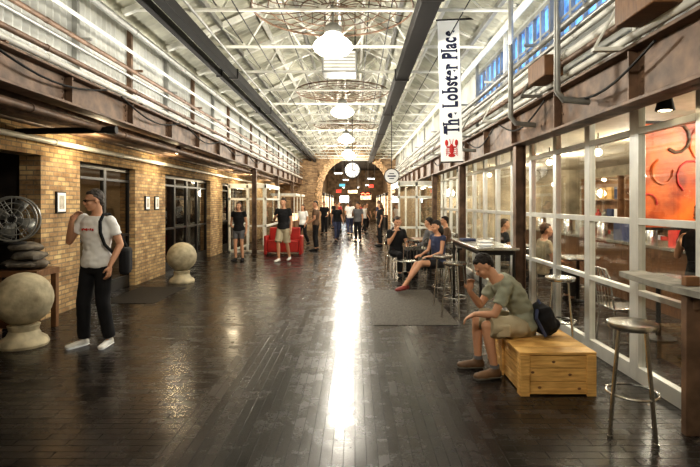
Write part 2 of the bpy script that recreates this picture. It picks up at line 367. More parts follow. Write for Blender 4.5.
e=thing('pipe','black pipe crossing from the brick wall to the girder','pipe',(0,6.5,2.58))
MB().cyl((WL,0,0),(XL+.05,0,0.02),.04,n=14).cyl((XL-.02,0,.02),(XL+.1,0,.02),.05,n=14).obj('tube',m_black,parent=e)
for i in range(20):
    y=1.6+i*1.42
    mb=MB(); mb.bx(XL-.12,XL-.06,y,y+.06,3.07,EZ-.05).bx(XL-.06,XL+.1,y,y+.04,3.56,3.59).bx(XL-.06,XL+.1,y,y+.04,3.08,3.10)
    mb.obj('wall_bracket',m_grayp if i%2 else m_girder,label='steel bracket strip on the corrugated wall',category='bracket',group='pipe brackets')
for i in range(15):
    y=2.3+i*1.8
    mb=MB(); mb.bx(XR-.34,XR+.05,y,y+.05,2.90,2.93).bx(XR+.0,XR+.05,y,y+.05,2.93,4.28).bx(XR-.3,XR+.0,y,y+.03,3.5,3.53)
    mb.cyl((XR-.33,y+.02,2.92),(XR-.01,y+.02,3.5),.012)
    mb.obj('wall_bracket',m_white if i%2 else m_grayp,label='steel pipe bracket above the girder',category='bracket',group='pipe brackets above girder')
for y,z1 in((4.7,4.2),(6.1,4.25),(9.1,4.2)):
    MB().tube([(XR-.4,y,z1),(XR-.4,y,2.7),(XR-.34,y,2.62),(XR-.1,y,2.6)],.03,10).obj('drop_pipe',m_grayp,label='galvanised vertical drop pipe in front of the girder',category='pipe')
for y in(3.3,5.2): MB().bx(XR-.33,XR-.13,y,y+.5,2.98,3.2).obj('electrical_box',m_wood,bevel=.01,label='brown junction box mounted on the girder pipes',category='electrical box')
def truss():
    mb=MB(); w=XR-XL; h=RZ-EZ-.1; H=w/2
    def bar(a,b,r): mb.cyl((a[0],0,a[1]),(b[0],0,b[1]),r,n=8)
    bar((-H,0),(H,0),.028)
    mb.bx(-.03,.03,-.03,.03,0,h)
    for s in(-1,1):
        a=math.atan2(h,H)
        L=math.hypot(H,h); m=Matrix.Translation(V(s*H,0,0))@Matrix.Rotation((a if s<0 else math.pi-a)*-1,4,'Y')
        mb.bx(0,L,-.04,.04,-.09,-.01,m)
        for q,pp in((.33,.5),(.66,.5),(.66,.83),(.33,.2)):
            bar((s*H*(1-q),h*q-.05),(s*H*(1-pp),0),.016)
        bar((0,.02),(s*H*.34,h*.64),.02)
    return mb
tr=truss().obj('roof_truss',m_white,loc=(CX,2.0,EZ),label='white painted steel roof truss',category='truss',group='roof trusses')
for i in range(1,18):
    o=tr.copy(); COL.objects.link(o); o.location=(CX,2.0+i*1.62,EZ)
for x,z in((-1.6,4.28),(-1.1,4.5),(.2,4.5),(1.5,4.3),(-1.9,4.36),(.5,4.34)):
    MB().cyl((x,.5,z),(x,YE,z),.009,n=6).obj('steel_cable',m_black,label='thin dark steel cable under the roof',category='cable')
# boxy hanging unit
e=thing('unit_heater','boxy gray unit heater hung from the roof trusses','heater',(-.28,9.3,4.02))
MB().bx(-.32,.32,-.25,.25,0,.4).obj('casing',m_grayp,parent=e,bevel=.02)
mb=MB()
for i in range(6): mb.bx(-.28,.28,-.27,-.25,.04+i*.06,.07+i*.06)
mb.obj('grille',m_white,parent=e,kind='stuff')
for x in(-.28,.28): MB().cyl((x,0,.4),(x,0,1.2),.01).obj('rod',m_black,parent=e)
def wheel(Rr):
    e=thing('wire_wheel','large circular wire-mesh ornament hung under the roof','ceiling ornament')
    mb=MB()
    for q in(.2,.4,.6,.8,1.0): mb.ring((0,0,0),Rr*q,.016 if q==1 else .009,n=40,k=5)
    mb.obj('hoop',m_girder,parent=e)
    mb=MB()
    for i in range(24):
        a=2*math.pi*i/24; P=[V(Rr*q*math.cos(a+q*.5),Rr*q*math.sin(a+q*.5),.03*math.sin(q*6)) for q in(.08,.3,.5,.75,1)]
        mb.tube(P,.007,5)
    mb.obj('spoke',m_girder,parent=e,kind='stuff')
    for a in(0,2.1,4.2): MB().cyl((Rr*.6*math.cos(a),Rr*.6*math.sin(a),0),(Rr*.6*math.cos(a),Rr*.6*math.sin(a),.22),.006,n=6).obj('hanger',m_black,parent=e)
    return e
LX=-.31
w0=wheel(1.12); w0.location=(LX,7.0,4.36); w0['group']='wire ceiling ornaments'
def lamp():
    e=thing('pendant_lamp','wide flattened dome pendant lamp with ribbed glowing glass shade','lamp')
    MB().lathe([(.03,-.13),(.12,-.125),(.2,-.1),(.262,-.045),(.28,0),(.268,.035),(.22,.08),(.15,.13),(.11,.17),(.10,.19)],n=56,rib=.035).obj('lamp_shade',m_lamp,parent=e)
    MB().lathe([(.02,.18),(.115,.18),(.12,.2),(.12,.26),(.09,.3),(.06,.32),(.02,.34),(.012,.35),(.012,.8)]).obj('lamp_holder',m_grayp,parent=e)
    MB().ring((0,0,.0),.287,.009).ring((0,0,-.12),.13,.007).obj('rim',m_grayp,parent=e)
    return e
l0=lamp(); l0.location=(LX,7.0,3.84); l0['group']='pendant lamps'
LY=[7.0,12.2,17.5,22.6,27.8]
for y in LY[1:]:
    if y<20: copyt(w0,(LX,y,4.36))
    copyt(l0,(LX,y,3.87 if y<25 else 4.2))
def plight(loc,p,col=(1,.86,.62),r=.15):
    l=bpy.data.lights.new('lamp_or_fill_light','POINT'); l.energy=p; l.color=col; l.shadow_soft_size=r
    o=bpy.data.objects.new('lamp_or_fill_light',l); o.location=loc; COL.objects.link(o)
def alight(loc,sx,sy,p,rot,col=(1,.84,.6)):
    l=bpy.data.lights.new('roof_fill_light','AREA'); l.shape='RECTANGLE'; l.size=sx; l.size_y=sy; l.energy=p; l.color=col
    o=bpy.data.objects.new('roof_fill_light',l); o.location=loc; o.rotation_euler=rot; COL.objects.link(o)
for y in [1.5]+LY: plight((LX,y,3.42),200,(1,.94,.82))
plight((0,28.2,2.9),45,(1,.82,.58))  # added fill light without a fixture, brightens the brick arch
for y in(32,36,41,46): plight((.1,y,2.8),130,(1,.82,.58))  # added warm fill lights without fixtures, brighten the passage walls
alight((XL+.35,14,3.3),.1,24,85,(0,math.pi-.5,0),(1,.96,.86))  # added uplight without a fixture, brightens the roof
alight((XR-.45,14,3.6),.1,24,85,(0,math.pi+.5,0),(1,.96,.86))  # second added roof uplight, storefront side, also without a fixture
for y in(7.6,10.8,15.8,18.3,23,27): plight((WL+.55,y,2.5),24,(1,.82,.54),.06)
for y in(4.5,7.5,10.5,13.5): plight((4.3,y,2.4),115,(1,.91,.74),.2)
for y in(9,13.2,18): plight((-6.2,y,2.4),14,(1,.75,.45),.2)
# ---------------------------------------------------------------- text
def serif_text(body,length,height,mat,name,mx,parent):
    c=bpy.data.curves.new('t','FONT'); c.body=body; c.size=1; c.extrude=0; c.align_x='CENTER'; c.align_y='CENTER'; c.offset=.034; c.space_character=1.14
    o=bpy.data.objects.new('t',c); COL.objects.link(o); bpy.context.view_layer.update()
    me=bpy.data.meshes.new_from_object(o.evaluated_get(bpy.context.evaluated_depsgraph_get())); bpy.data.objects.remove(o)
    bm=bmesh.new(); bm.from_mesh(me)
    add=[]
    for ed in bm.edges:
        if len(ed.link_faces)!=1: continue
        a,b=ed.verts[0].co,ed.verts[1].co; dx=abs(a.x-b.x)
        if abs(a.y-b.y)<.004 and .06<dx<.24: add.append(((a.x+b.x)/2,a.y,dx))
    for x,y,dx in add:
        w=dx/2+.07; v=[bm.verts.new((x+i*w,y+j*.032,.001)) for i,j in((-1,-1),(1,-1),(1,1),(-1,1))]; bm.faces.new(v)
    bm.to_mesh(me); bm.free()
    xs=[v.co.x for v in me.vertices]; ys_=[v.co.y for v in me.vertices]
    sx=length/(max(xs)-min(xs)); sy=height/(max(ys_)-min(ys_)); cx=(max(xs)+min(xs))/2; cy=(max(ys_)+min(ys_))/2
    for v in me.vertices: v.co=V((v.co.x-cx)*sx,(v.co.y-cy)*sy,v.co.z)
    me.transform(mx); me.materials.clear()
    return finish(me,name,mat,parent,smooth=False)
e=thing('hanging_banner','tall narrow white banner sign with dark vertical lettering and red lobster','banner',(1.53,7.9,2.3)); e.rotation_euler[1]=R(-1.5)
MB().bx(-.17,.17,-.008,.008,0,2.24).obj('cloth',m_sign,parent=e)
MB().cyl((-.19,0,2.24),(.8,0,2.26),.015).obj('rod',m_black,parent=e); MB().cyl((-.18,0,0),(.18,0,0),.012).obj('rod',m_black,parent=e)
mt=Matrix.Translation(V(0.0,-.012,1.25))@Matrix.Rotation(R(90),4,'X')@Matrix.Rotation(R(90),4,'Z')
serif_text('The Lobster Place',1.64,.26,m_ink,'lettering',mt,e)
mb=MB(); mb.ell((0,-.012,.2),(.036,.008,.085)).ell((0,-.012,.1),(.055,.006,.028))
for s in(-1,1):
    mb.ell((s*.078,-.012,.30),(.026,.006,.05)).tube([(s*.025,-.012,.235),(s*.075,-.012,.235),(s*.075,-.012,.28)],.010,6).tube([(s*.012,-.012,.28),(s*.03,-.012,.36)],.004,5)
    for i in range(4): mb.tube([(s*.025,-.012,.22-i*.03),(s*.07,-.012,.22-i*.03),(s*.09,-.012,.185-i*.03)],.005,5)
mb.obj('lobster_emblem',m_ink_r,parent=e)
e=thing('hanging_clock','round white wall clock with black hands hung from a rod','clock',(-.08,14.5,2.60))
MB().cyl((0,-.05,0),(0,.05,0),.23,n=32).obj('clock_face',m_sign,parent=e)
MB().ring((0,-.05,0),.23,.018,'y').obj('rim',m_black,parent=e)
MB().bx(-.01,.01,-.065,-.055,0,.17).bx(.01,.1,-.065,-.055,-.012,.012).obj('clock_hand',m_black,parent=e)
mb=MB()
for i in range(12):
    a=i*math.pi/6; mb.bx(.19*math.sin(a)-.01,.19*math.sin(a)+.01,-.062,-.052,.19*math.cos(a)-.015,.19*math.cos(a)+.015)
mb.obj('hour_marks',m_black,parent=e)
MB().cyl((0,0,.23),(0,0,1.7),.012).obj('rod',m_black,parent=e)
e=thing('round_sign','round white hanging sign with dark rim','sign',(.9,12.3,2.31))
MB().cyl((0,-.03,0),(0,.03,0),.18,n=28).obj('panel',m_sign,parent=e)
MB().ring((0,-.03,0),.18,.012,'y').obj('rim',m_blackf,parent=e)
MB().cyl((0,0,.18),(0,0,1.74),.01).obj('rod',m_black,parent=e)
MB().bx(-.1,.1,-.04,-.03,-.015,.015).bx(-.06,.06,-.04,-.03,-.07,-.05).bx(-.06,.06,-.04,-.03,.05,.07).obj('emblem',m_ink,parent=e)
def post(x,y,z1,label):
    mb=MB(); mb.bx(x-.055,x+.055,y-.008,y+.008,0,z1).bx(x-.07,x-.055,y-.06,y+.06,0,z1).bx(x+.055,x+.07,y-.06,y+.06,0,z1).bx(x-.09,x+.09,y-.09,y+.09,0,.02)
    mb.obj('steel_column',m_girder,bevel=.003,label=label,category='column')
for y in(6.9,10.6,14.3): post(XR-.03,y,2.44,'brown steel column supporting the girder')
for y in(15.9,20.5,25.5): post(XL,y,2.72,'brown steel column supporting the girder')
def fixture(loc,rz,label):
    e=thing('spotlight',label,'spotlight',loc,rz)
    MB().bx(-.05,.05,-.05,.05,-.02,.04).cyl((0,0,-.02),(0,0,-.1),.015).obj('mount',m_black,parent=e)
    MB().lathe([(.03,.0),(.05,-.05),(.07,-.14),(.072,-.15)],(0,0,-.08)).obj('housing',m_black,parent=e)
    MB().ell((0,0,-.225),(.055,.055,.012)).obj('bulb',m_lamps,parent=e)
    return e
f=fixture((XL-.3,9.9,2.86),0,'small black soffit spotlight with warm bulb')
f['group']='soffit spotlights'
copyt(f,(XL-.3,17,2.86))
for y in(4,7.6,11.8): copyt(f,(WR-.12,y,2.62),0,'small black storefront spotlight with warm bulb')
for i in range(5):
    y=3.6+i*2.1; P=[(XR-.14,y+1.8*t,2.82-.2*math.sin(math.pi*t)) for t in[j/10 for j in range(11)]]
    MB().tube(P,.012,6).obj('cable',m_black,label='black cable drooping along the girder',category='cable')
for i in range(5):
    y=4.0+i*2.6; P=[(XL+.12,y+2.2*t,3.05-.16*math.sin(math.pi*t)) for t in[j/10 for j in range(11)]]
    MB().tube(P,.012,6).obj('cable',m_black,label='black cable drooping along the girder',category='cable')
# ---------------------------------------------------------------- furniture
def stool(loc,label,h=.8,rz=.3):
    e=thing('bar_stool',label,'stool',loc,rz,group='steel bar stools')
    MB().lathe([(.02,h-.045),(.15,h-.045),(.165,h-.035),(.17,h-.015),(.165,h),(.15,h+.004),(.02,h-.004)]).obj('seat',m_steel,parent=e)
    for i in range(4):
        a=i*math.pi/2; c,s=math.cos(a),math.sin(a)
        MB().tube([(.12*c,.12*s,h-.05),(.135*c,.135*s,h-.2),(.17*c,.17*s,.3),(.2*c,.2*s,.012)],.0125,8).cyl((.2*c,.2*s,0),(.2*c,.2*s,.02),.017).obj('leg',m_steel,parent=e)
    MB().ring((0,0,.3),.168,.009).obj('foot_ring',m_steel,parent=e)
    return e
s=stool((1.98,3.57,0),'brushed steel bar stool with round seat beside window counter')
copyt(s,(1.44,7.2,0),.1,'brushed steel bar stool at the high table'); copyt(s,(1.42,8.1,0),.6,'brushed steel bar stool at the high table')
copyt(s,(2.36,5.75,0),.4,'brushed steel bar stool against the storefront glass')
e=thing('crate_bench','knotty yellow pine box bench with slatted top','bench',(1.42,4.27,0))
mb=MB()
for i in range(6): mb.bx(-.015,.645,.0+i*.175,.165+i*.175,.35,.375)
mb.obj('seat',m_pine,parent=e,bevel=.004)
mb=MB(); W,D=.63,1.04
for i in range(3):
    z=.012+i*.113; mb.bx(0,W,0.01,.03,z,z+.107).bx(0,W,D-.03,D-.01,z,z+.107).bx(0.01,.03,.03,D-.03,z,z+.107).bx(W-.03,W-.01,.03,D-.03,z,z+.107)
mb.obj('body',m_pine,parent=e,bevel=.003)
for x in(-.008,W-.07):
    for a,b in((-.012,.01),(D-.01,D+.012)): MB().bx(x,x+.078,a,b,0,.35).obj('batten',m_pine,parent=e,bevel=.003)
for y in(.012,D/2,D-.082): MB().bx(-.012,.009,y,y+.07,0,.35).obj('batten',m_pine,parent=e,bevel=.003)
mb=MB()
for kx,kz in((.16,.07),(.42,.18),(.28,.29),(.5,.06),(.1,.2)): mb.ell((kx,.009,kz),(.016,.003,.011),n=10)
mb.obj('knot',m_wood,parent=e,kind='stuff')
def table(loc,w,d,h,label,mt_):
    e=thing('high_table' if h>.9 else 'cafe_table',label,'table',loc)
    MB().bx(-w/2,w/2,0,d,h-.04,h).obj('table_top',mt_,parent=e,bevel=.008)
    for x in(-w/2+.06,w/2-.06):
        for y in(.06,d-.06): MB().cyl((x,y,0),(x,y,h-.04),.018).obj('leg',m_blackf,parent=e)
    MB().bx(-w/2+.05,w/2-.05,.05,d-.05,h-.1,h-.04).obj('apron',m_black,parent=e)
    return e
table((1.88,6.55,0),.56,1.9,1.06,'long high table with pale top and black edge along the window',m_steel)
table((1.85,9.9,0),.55,1.0,.76,'low dark cafe table beside the seated woman',m_black)
table((1.75,12.0,0),.6,1.0,.76,'low dark cafe table with seated people',m_wood)
e=thing('window_counter','gray rounded counter fixed to the storefront on a brown support','counter',(WR,3.25,0))
n=16; ring=[V(-.02,0,0),V(-.25,0,0)]+[V(-.25-.05*math.sin(math.pi*i/n),.02+1.18*i/n,0) for i in range(n+1)]+[V(-.02,1.25,0)]
MB().loft([[p+V(0,0,1.0) for p in ring],[p+V(0,0,1.045) for p in ring]]).obj('counter_top',m_graystone,parent=e)
MB().bx(-.26,-.14,.28,.34,0,1.0).bx(-.22,-.18,.26,.36,.9,1.0).obj('support',m_girder,parent=e,bevel=.004)
e=thing('wooden_block','small light wood block on the counter','block',(WR-.2,3.62,1.046))
MB().bx(0,.1,0,.06,0,.07).obj('block_body',m_wood,parent=e,bevel=.005)
def chair(loc,rz,label,mt_):
    e=thing('cafe_chair',label,'chair',loc,rz,group='metal cafe chairs')
    MB().bx(-.2,.2,-.2,.2,.42,.44).obj('seat',mt_,parent=e,bevel=.01)
    mb=MB(); mb.tube([(-.19,-.19,.44),(-.19,-.24,.8),(-.12,-.25,.88),(.12,-.25,.88),(.19,-.24,.8),(.19,-.19,.44)],.012)
    for x in(-.11,-.04,.04,.11): mb.cyl((x,-.2,.44),(x,-.25,.87),.008)
    mb.bx(-.18,.18,-.245,-.23,.68,.76); mb.obj('backrest',mt_,parent=e)
    for x in(-.18,.18):
        for y in(-.18,.18): MB().cyl((x,y,.42),(x*1.12,y*1.12,0),.012).obj('leg',mt_,parent=e)
    return e
c=chair((1.62,9.5,0),R(115),'aluminium cafe chair under the seated woman',m_steel)
for p,r_ in(((1.1,10.5,0),R(20)),((1.72,11.35,0),R(0)),((1.02,12.4,0),R(-90)),((2.3,12.5,0),R(90)),((.95,11.5,0),R(200))): copyt(c,p,r_,'aluminium cafe chair at a dark table')
e=thing('floor_mat','gray-brown metal grating mat set flush on the wooden floor','mat',(.25,6.75,0))
MB().bx(0,1.15,0,2.75,0,.004).obj('base',m_matd,parent=e)
mb=MB()
for i in range(55): mb.bx(.0,1.15,i*.05,i*.05+.028,.004,.008)
mb.obj('grating_bars',m_rubber,parent=e,smooth=False,kind='stuff')
MB().bx(-4.2,-3.3,8.2,9.8,0,.008).obj('floor_mat',m_matd,label='dark entrance mat in front of the shop doorway',category='mat')
def ball(loc,r,label):
    e=thing('stone_ball',label,'stone sphere',loc,group='stone balls on pedestals')
    MB().lathe([(.02,0),(.25,0),(.26,.03),(.24,.08),(.18,.12),(.15,.18),(.17,.24),(.1,.26),(.02,.26)]).obj('pedestal',m_stone,parent=e)
    MB().ell((0,0,.235+r),(r,r,r),n=32).obj('ball',m_stone,parent=e)
ball((-3.84,5.8,0),.305,'weathered round stone ball on a small pedestal'); ball((-3.6,10.4,0),.3,'weathered round stone ball near the brick pier')
for i,(dx,dz,rx) in enumerate(((0,.868,.28),(.12,.975,.24),(-.1,1.08,.2),(.5,.865,.13))):
    mb=MB(); mb.ell((0,0,0),(rx,rx*.8,.06),n=20)
    for v in mb.bm.verts: v.co*=1+.45*noise.noise(v.co*7+V(i*3,0,0)); v.co.z+=.015*noise.noise(v.co*20)
    mb.obj('rough_stone',m_rough,loc=(-4.25+dx*.3,6.48,dz),label='rough dark flat stone piled under the fan',category='stone')
mb=MB()
mb.bx(-.28,.28,-.24,.24,.72,.8)
for x in(-.24,.24):
    for y in(-.2,.2): mb.bx(x-.035,x+.035,y-.035,y+.035,0,.72)
for i in range(4): mb.bx(-.26,.26,-.235,-.215,.08+i*.16,.19+i*.16)
mb.obj('wooden_stand',m_wood,loc=(-4.25,6.48,0),label='dark wooden stand carrying stones and a fan',category='stand',bevel=.004)
e=thing('industrial_fan','large black round industrial fan with wire cage','fan',(-4.4,6.45,1.13),R(15)); e.scale=(.95,)*3
mb=MB()
for yy in(-.09,.09):
    for q in(.3,.22,.14,.06): mb.ring((0,yy*(1 if q<.3 else .8),.33),q,.006 if q<.3 else .014,'y',k=6)
    for i in range(12):
        a=i*math.pi/6; mb.cyl((.04*math.cos(a),yy,.33+.04*math.sin(a)),(.3*math.cos(a),yy*.8,.33+.3*math.sin(a)),.004,n=5)
mb.obj('cage',m_grayp,parent=e)
for i in range(4):
    mb=MB()
    a=i*math.pi/2+.4; m=Matrix.Translation(V(0,0,.33))@Matrix.Rotation(a,4,'Y')
    mb.add([m@V(*p) for p in((.03,-.02,-.03),(.26,-.045,-.1),(.27,.0,.02),(.24,.03,.1),(.03,.02,.03))],[(0,1,2,3,4)])
    o=mb.obj('blade',m_grayp,parent=e); sm=o.modifiers.new('s','SOLIDIFY'); sm.thickness=.006
MB().cyl((0,-.06,.33),(0,.14,.33),.055).obj('motor',m_black,parent=e)
MB().lathe([(.02,0),(.15,0),(.15,.02),(.03,.04),(.02,.06)]).obj('base',m_black,parent=e)
for y,w,h,z in((7.45,.24,.32,1.5),(10.55,.22,.3,1.5),(11.05,.22,.3,1.5)):
    e=thing('framed_picture','small framed photograph hung on the brick pier','picture',(WL,y,z))
    MB().bx(0,.03,-w/2,w/2,0,h).obj('frame',m_black,parent=e,bevel=.004)
    MB().bx(.03,.034,-w/2+.02,w/2-.02,.02,h-.02).obj('mount',m_sign,parent=e)
    MB().bx(.034,.037,-w/2+.06,w/2-.06,.06,h-.06).obj('print',m_paper,parent=e)
def vest(x0,x1,y0,y1,h,label):
    e=thing('glass_vestibule',label,'vestibule',(x0,y0,0))
    mb=MB(); w=x1-x0; d=y1-y0
    n=max(2,round(w/.5))
    for yy in(0,d-.06):
        for i in range(n+1):
            x=(w-.06)*i/n; mb.bx(x,x+.06,yy,yy+.06,0,h)
    for zz in(0,.85,h-.5,h-.1): mb.bx(0,w,0,.055,zz,zz+.07).bx(0,.055,0,d,zz,zz+.07).bx(w-.055,w,0,d,zz,zz+.07)
    mb.obj('frame',m_white,parent=e)
    MB().bx(0,w,0,d,h-.03,h+.04).obj('roof_panel',m_white,parent=e)
    quad([(.03,.03,.05),(w-.03,.03,.05),(w-.03,.03,h-.05),(.03,.03,h-.05)],'pane',m_glass,e)
    for x in(.03,w-.03): quad([(x,.03,.05),(x,d-.03,.05),(x,d-.03,h-.05),(x,.03,h-.05)],'pane',m_glass,e)
vest(-4.2,-2.95,16.6,19.6,2.25,'white framed glass entrance vestibule by the brick wall')
vest(1.35,2.5,15.6,19,2.3,'white framed glass entrance vestibule by the brick wall')
plight((-3.6,18,2.0),35,(1,.88,.68)); plight((1.95,17.5,2.0),35,(1,.88,.68))
e=thing('red_bench','low dark red upholstered bench with back panel','bench',(-2.3,16.2,0))
MB().bx(-.5,.5,-.3,.2,.08,.45).obj('seat',m_red,parent=e,bevel=.03)
MB().bx(-.5,.5,.2,.34,.08,.85).obj('backrest',m_red,parent=e,bevel=.03)
for a,b in((-.6,-.51),(.51,.6)): MB().bx(a,b,-.3,.34,0,.6).obj('armrest',m_red,parent=e,bevel=.02)
for y in(21.5,23.8):
    e=thing('display_cart','dark display cart with pale canopy by the far brick wall','cart',(-3.0,y,0),group='display carts')
    MB().bx(-.5,.5,-.6,.6,.1,.9).obj('cart_body',m_wood,parent=e,bevel=.01); MB().bx(-.55,.55,-.65,.65,1.95,2.05).obj('canopy',m_white,parent=e,bevel=.01)
    for x in(-.45,.45):
        for yy in(-.55,.55): MB().cyl((x,yy,0),(x,yy,1.95),.02).obj('pole',m_white,parent=e)
    MB().bx(-.45,.45,-.5,.5,.9,1.15).obj('display_tray',m_case,parent=e)
# shop interior
def shelf(x,y,w,h,label):
    e=thing('shelf_unit',label,'shelf',(x,y,0))
    mb=MB(); mb.bx(.0,.35,0,.03,0,h).bx(0,.35,w-.03,w,0,h).bx(.32,.35,0,w,0,h)
    for i in range(5): mb.bx(0,.35,0,w,.1+i*(h-.15)/4,.13+i*(h-.15)/4)
    mb.obj('body',m_wood,parent=e)
    return e
pal=[m_cloth_w,m_red,m_pine,m_cloth_b,m_cloth_t,m_graystone,m_sign]
for y in(5.2,7.4,9.6,11.8):
    shelf(6.2,y,1.9,2.3,'brown wooden shop shelf with packaged goods')
    for lv in range(4):
        for j in range(5):
            yy=y+.2+j*.36; z=.131+lv*(2.3-.15)/4; q=random.choice(pal)
            mb=MB()
            if random.random()<.5: mb.bx(-.08,.08,-.12,.12,0,.3); nm='box'; lb='packaged box on the shop shelf'
            else: mb.lathe([(.02,0),(.07,0),(.075,.02),(.075,.17),(.03,.22),(.03,.28),(.01,.285)],n=12); nm='bottle'; lb='bottle on the shop shelf'
            mb.obj(nm,q,loc=(6.36,yy,z),label=lb,category=nm,group='goods on the shop shelves')
e=thing('shop_counter','long pale shop counter behind the storefront glass','counter',(4.6,6.2,0))
MB().bx(0,.7,0,8,0,.95).obj('body',m_wood,parent=e); MB().bx(-.05,.75,-.05,8.05,.95,1.0).obj('counter_top',m_steel,parent=e)
for i in range(9):
    nm,lb=(('jar','steel jar on the shop counter'),('box','small box on the shop counter'))[i%2]
    mb=MB(); mb.lathe([(.02,0),(.1,0),(.1,.25),(.06,.3),(.02,.32)],n=14) if i%2==0 else mb.bx(-.12,.12,-.15,.15,0,.3)
    mb.obj(nm,pal[i%7] if i%2 else m_steel,loc=(4.85,6.6+i*.8,1.002),label=lb,category=nm)
for i,(x,y) in enumerate(((3.9,4.6),(3.5,7.2),(3.5,9),(3.5,11),(3.5,13))):
    e=thing('pendant_lamp','small warm globe lamp inside the shop','lamp',(x,y,2.38),group='shop globe lamps')
    MB().ell((0,0,0),(.055,.055,.055)).obj('lamp_shade',m_lamps,parent=e); MB().cyl((0,0,.05),(0,0,.28),.008).obj('cord',m_black,parent=e)
ct=chair((3.15,5.9,0),R(-90),'aluminium cafe chair at the shop table',m_steel)
for y in(6.1,8.3,10.6,12.8):
    e=thing('cafe_table','round steel cafe table inside the shop','table',(3.7,y,0),group='shop cafe tables')
    MB().lathe([(.02,.72),(.33,.72),(.34,.74),(.33,.76),(.02,.76)]).obj('table_top',m_steel,parent=e); MB().lathe([(.02,0),(.2,0),(.2,.015),(.03,.04),(.025,.72)]).obj('base',m_black,parent=e)
    if y>7: copyt(ct,(3.15,y,0),R(-90))
e=thing('poster','large dark red and orange abstract printed panel hung in the shop','poster',(3.1,5.55,1.38))
MB().bx(0,1.1,0,.03,0,1.15).obj('print',m_redp,parent=e)
for i in range(6):
    P=[(.15+i*.16+(.1+.02*i)*math.cos(t*.55+i*2),-.006,.25+(i*.37)%.8+(.12+.02*i)*math.sin(t*.55+i*2)) for t in range(9)]
    MB().tube(P,.012+.004*(i%3),6).obj('swirl',(m_ink_r,m_redp,m_cloth_br)[i%3],parent=e)
MB().bx(-.03,0,-.01,.04,-.03,1.18).bx(1.1,1.13,-.01,.04,-.03,1.18).bx(0,1.1,-.01,.04,-.03,0).bx(0,1.1,-.01,.04,1.15,1.18).bx(.05,.07,.0,.02,1.18,1.28).bx(1.03,1.05,0,.02,1.18,1.28).bx(-.03,0,-.01,.04,-1.38,-.03).bx(1.1,1.13,-.01,.04,-1.38,-.03).obj('frame',m_black,parent=e)
for y in(8.4,12,13.6): shelf(-8.05,y,1.3,2.0,'brown wooden shelf inside the side shop')
# passage contents
CZ=4.89
e=thing('neon_sign','glowing red neon strip sign in the passage','sign',(.75,36,2.3))
MB().bx(-.4,.4,0,.06,-.12,.12).obj('panel',m_black,parent=e); MB().tube([(-.3,-.02,0),(-.15,-.02,.06),(0,-.02,-.04),(.15,-.02,.06),(.3,-.02,0)],.025).obj('tube',m_neon,parent=e)
MB().cyl((0,.03,.12),(0,.03,CZ-2.3),.01).obj('rod',m_black,parent=e)
for i,(x,y,z) in enumerate(((-1.1,33,3.6),(1.1,34,3.3),(-.7,38,3.4),(1.0,41,3.1),(-1.0,44,3.0),(.3,47,3.1))):
    e=thing('tube_light','cool white tube light hung in the passage','lamp',(x,y,z),R(20*i),group='passage tube lights')
    MB().cyl((-.25,0,0),(.25,0,0),.022).obj('tube',m_cool,parent=e); MB().bx(-.3,.3,-.05,.05,.03,.07).cyl((-.25,0,.07),(-.25,0,CZ-z),.008).cyl((.25,0,.07),(.25,0,CZ-z),.008).obj('housing',m_grayp,parent=e)
for sx in(-2.7,2.7):
    for j,y in enumerate((31.2,34,38,42)):
        s_=1 if sx<0 else -1
        e=thing('lit_display_case','warmly lit display case along the passage wall','display case',(sx,y,0))
        a,b=sorted((0,s_*.8)); MB().bx(a,b,0,2.2,0,2.3).obj('cabinet',m_black,parent=e)
        a,b=sorted((s_*.8,s_*.81)); MB().bx(a,b,.1,2.1,.9,2.1).obj('light_panel',m_case,parent=e)
        MB().bx(min(0,s_*.75)+.03,max(0,s_*.75)-.03,-.01,0,.9,2.1).obj('light_panel',m_case,parent=e)
for i,(x,y,z,w,h,mt) in enumerate(((-.9,35,2.9,.4,.18,m_teal),(-.2,42,2.6,.8,.25,m_case),(1.0,46,2.2,1.0,.5,m_case),(-1.0,47,2.0,.8,.6,m_cool),(1.2,37,2.9,.35,.22,m_redg),(-1.3,40,2.6,.4,.25,m_redg))):
    e=thing('hanging_sign','small glowing hanging sign board in the dark passage','sign',(x,y,z)); MB().bx(-w/2,w/2,0,.05,-h/2,h/2).obj('board',mt,parent=e)
    for q in(-w*.4,w*.4): MB().cyl((q,.02,h/2),(q,.02,CZ-z),.008,n=6).obj('hanger',m_black,parent=e)
# ---------------------------------------------------------------- people
def remesh(mb,vox,it=4,zmin=None):
    me=mb.mesh('r'); o=bpy.data.objects.new('r',me); COL.objects.link(o)
    md=o.modifiers.new('r','REMESH'); md.mode='VOXEL'; md.voxel_size=vox
    if it:
        sm=o.modifiers.new('s','SMOOTH'); sm.factor=.5; sm.iterations=it
    bpy.context.view_layer.update()
    r=bpy.data.meshes.new_from_object(o.evaluated_get(bpy.context.evaluated_depsgraph_get()))
    bpy.data.objects.remove(o)
    if zmin is not None:
        for v in r.vertices:
            if v.co.z<zmin: v.co.z=zmin
    return r
def wrinkle(me,amp,fr=22):
    me.update()
    ns=[v.normal.copy() for v in me.vertices]
    for v,nn in zip(me.vertices,ns):
        c=v.co; v.co=c+nn*amp*noise.noise(V(c.x*fr*.7,c.y*fr*.7,c.z*fr))
    return me
STAND=dict(pel=(0,0,.93),wst=(0,0,1.08),cst=(0,0,1.28),nk=(0,-.01,1.47),hd=(0,.02,1.635),look=(0,1,-.05),
 shR=(.175,0,1.42),shL=(-.175,0,1.42),elR=(.235,-.02,1.13),elL=(-.235,-.02,1.13),wrR=(.25,.06,.88),wrL=(-.25,.06,.88),
 hR=(0,.15,-1),hL=(0,.15,-1),hiR=(.09,0,.9),hiL=(-.09,0,.9),knR=(.1,.02,.5),knL=(-.1,.02,.5),anR=(.11,-.03,.09),anL=(-.11,-.03,.09),toR=(.14,.13,.03),toL=(-.14,.13,.03))
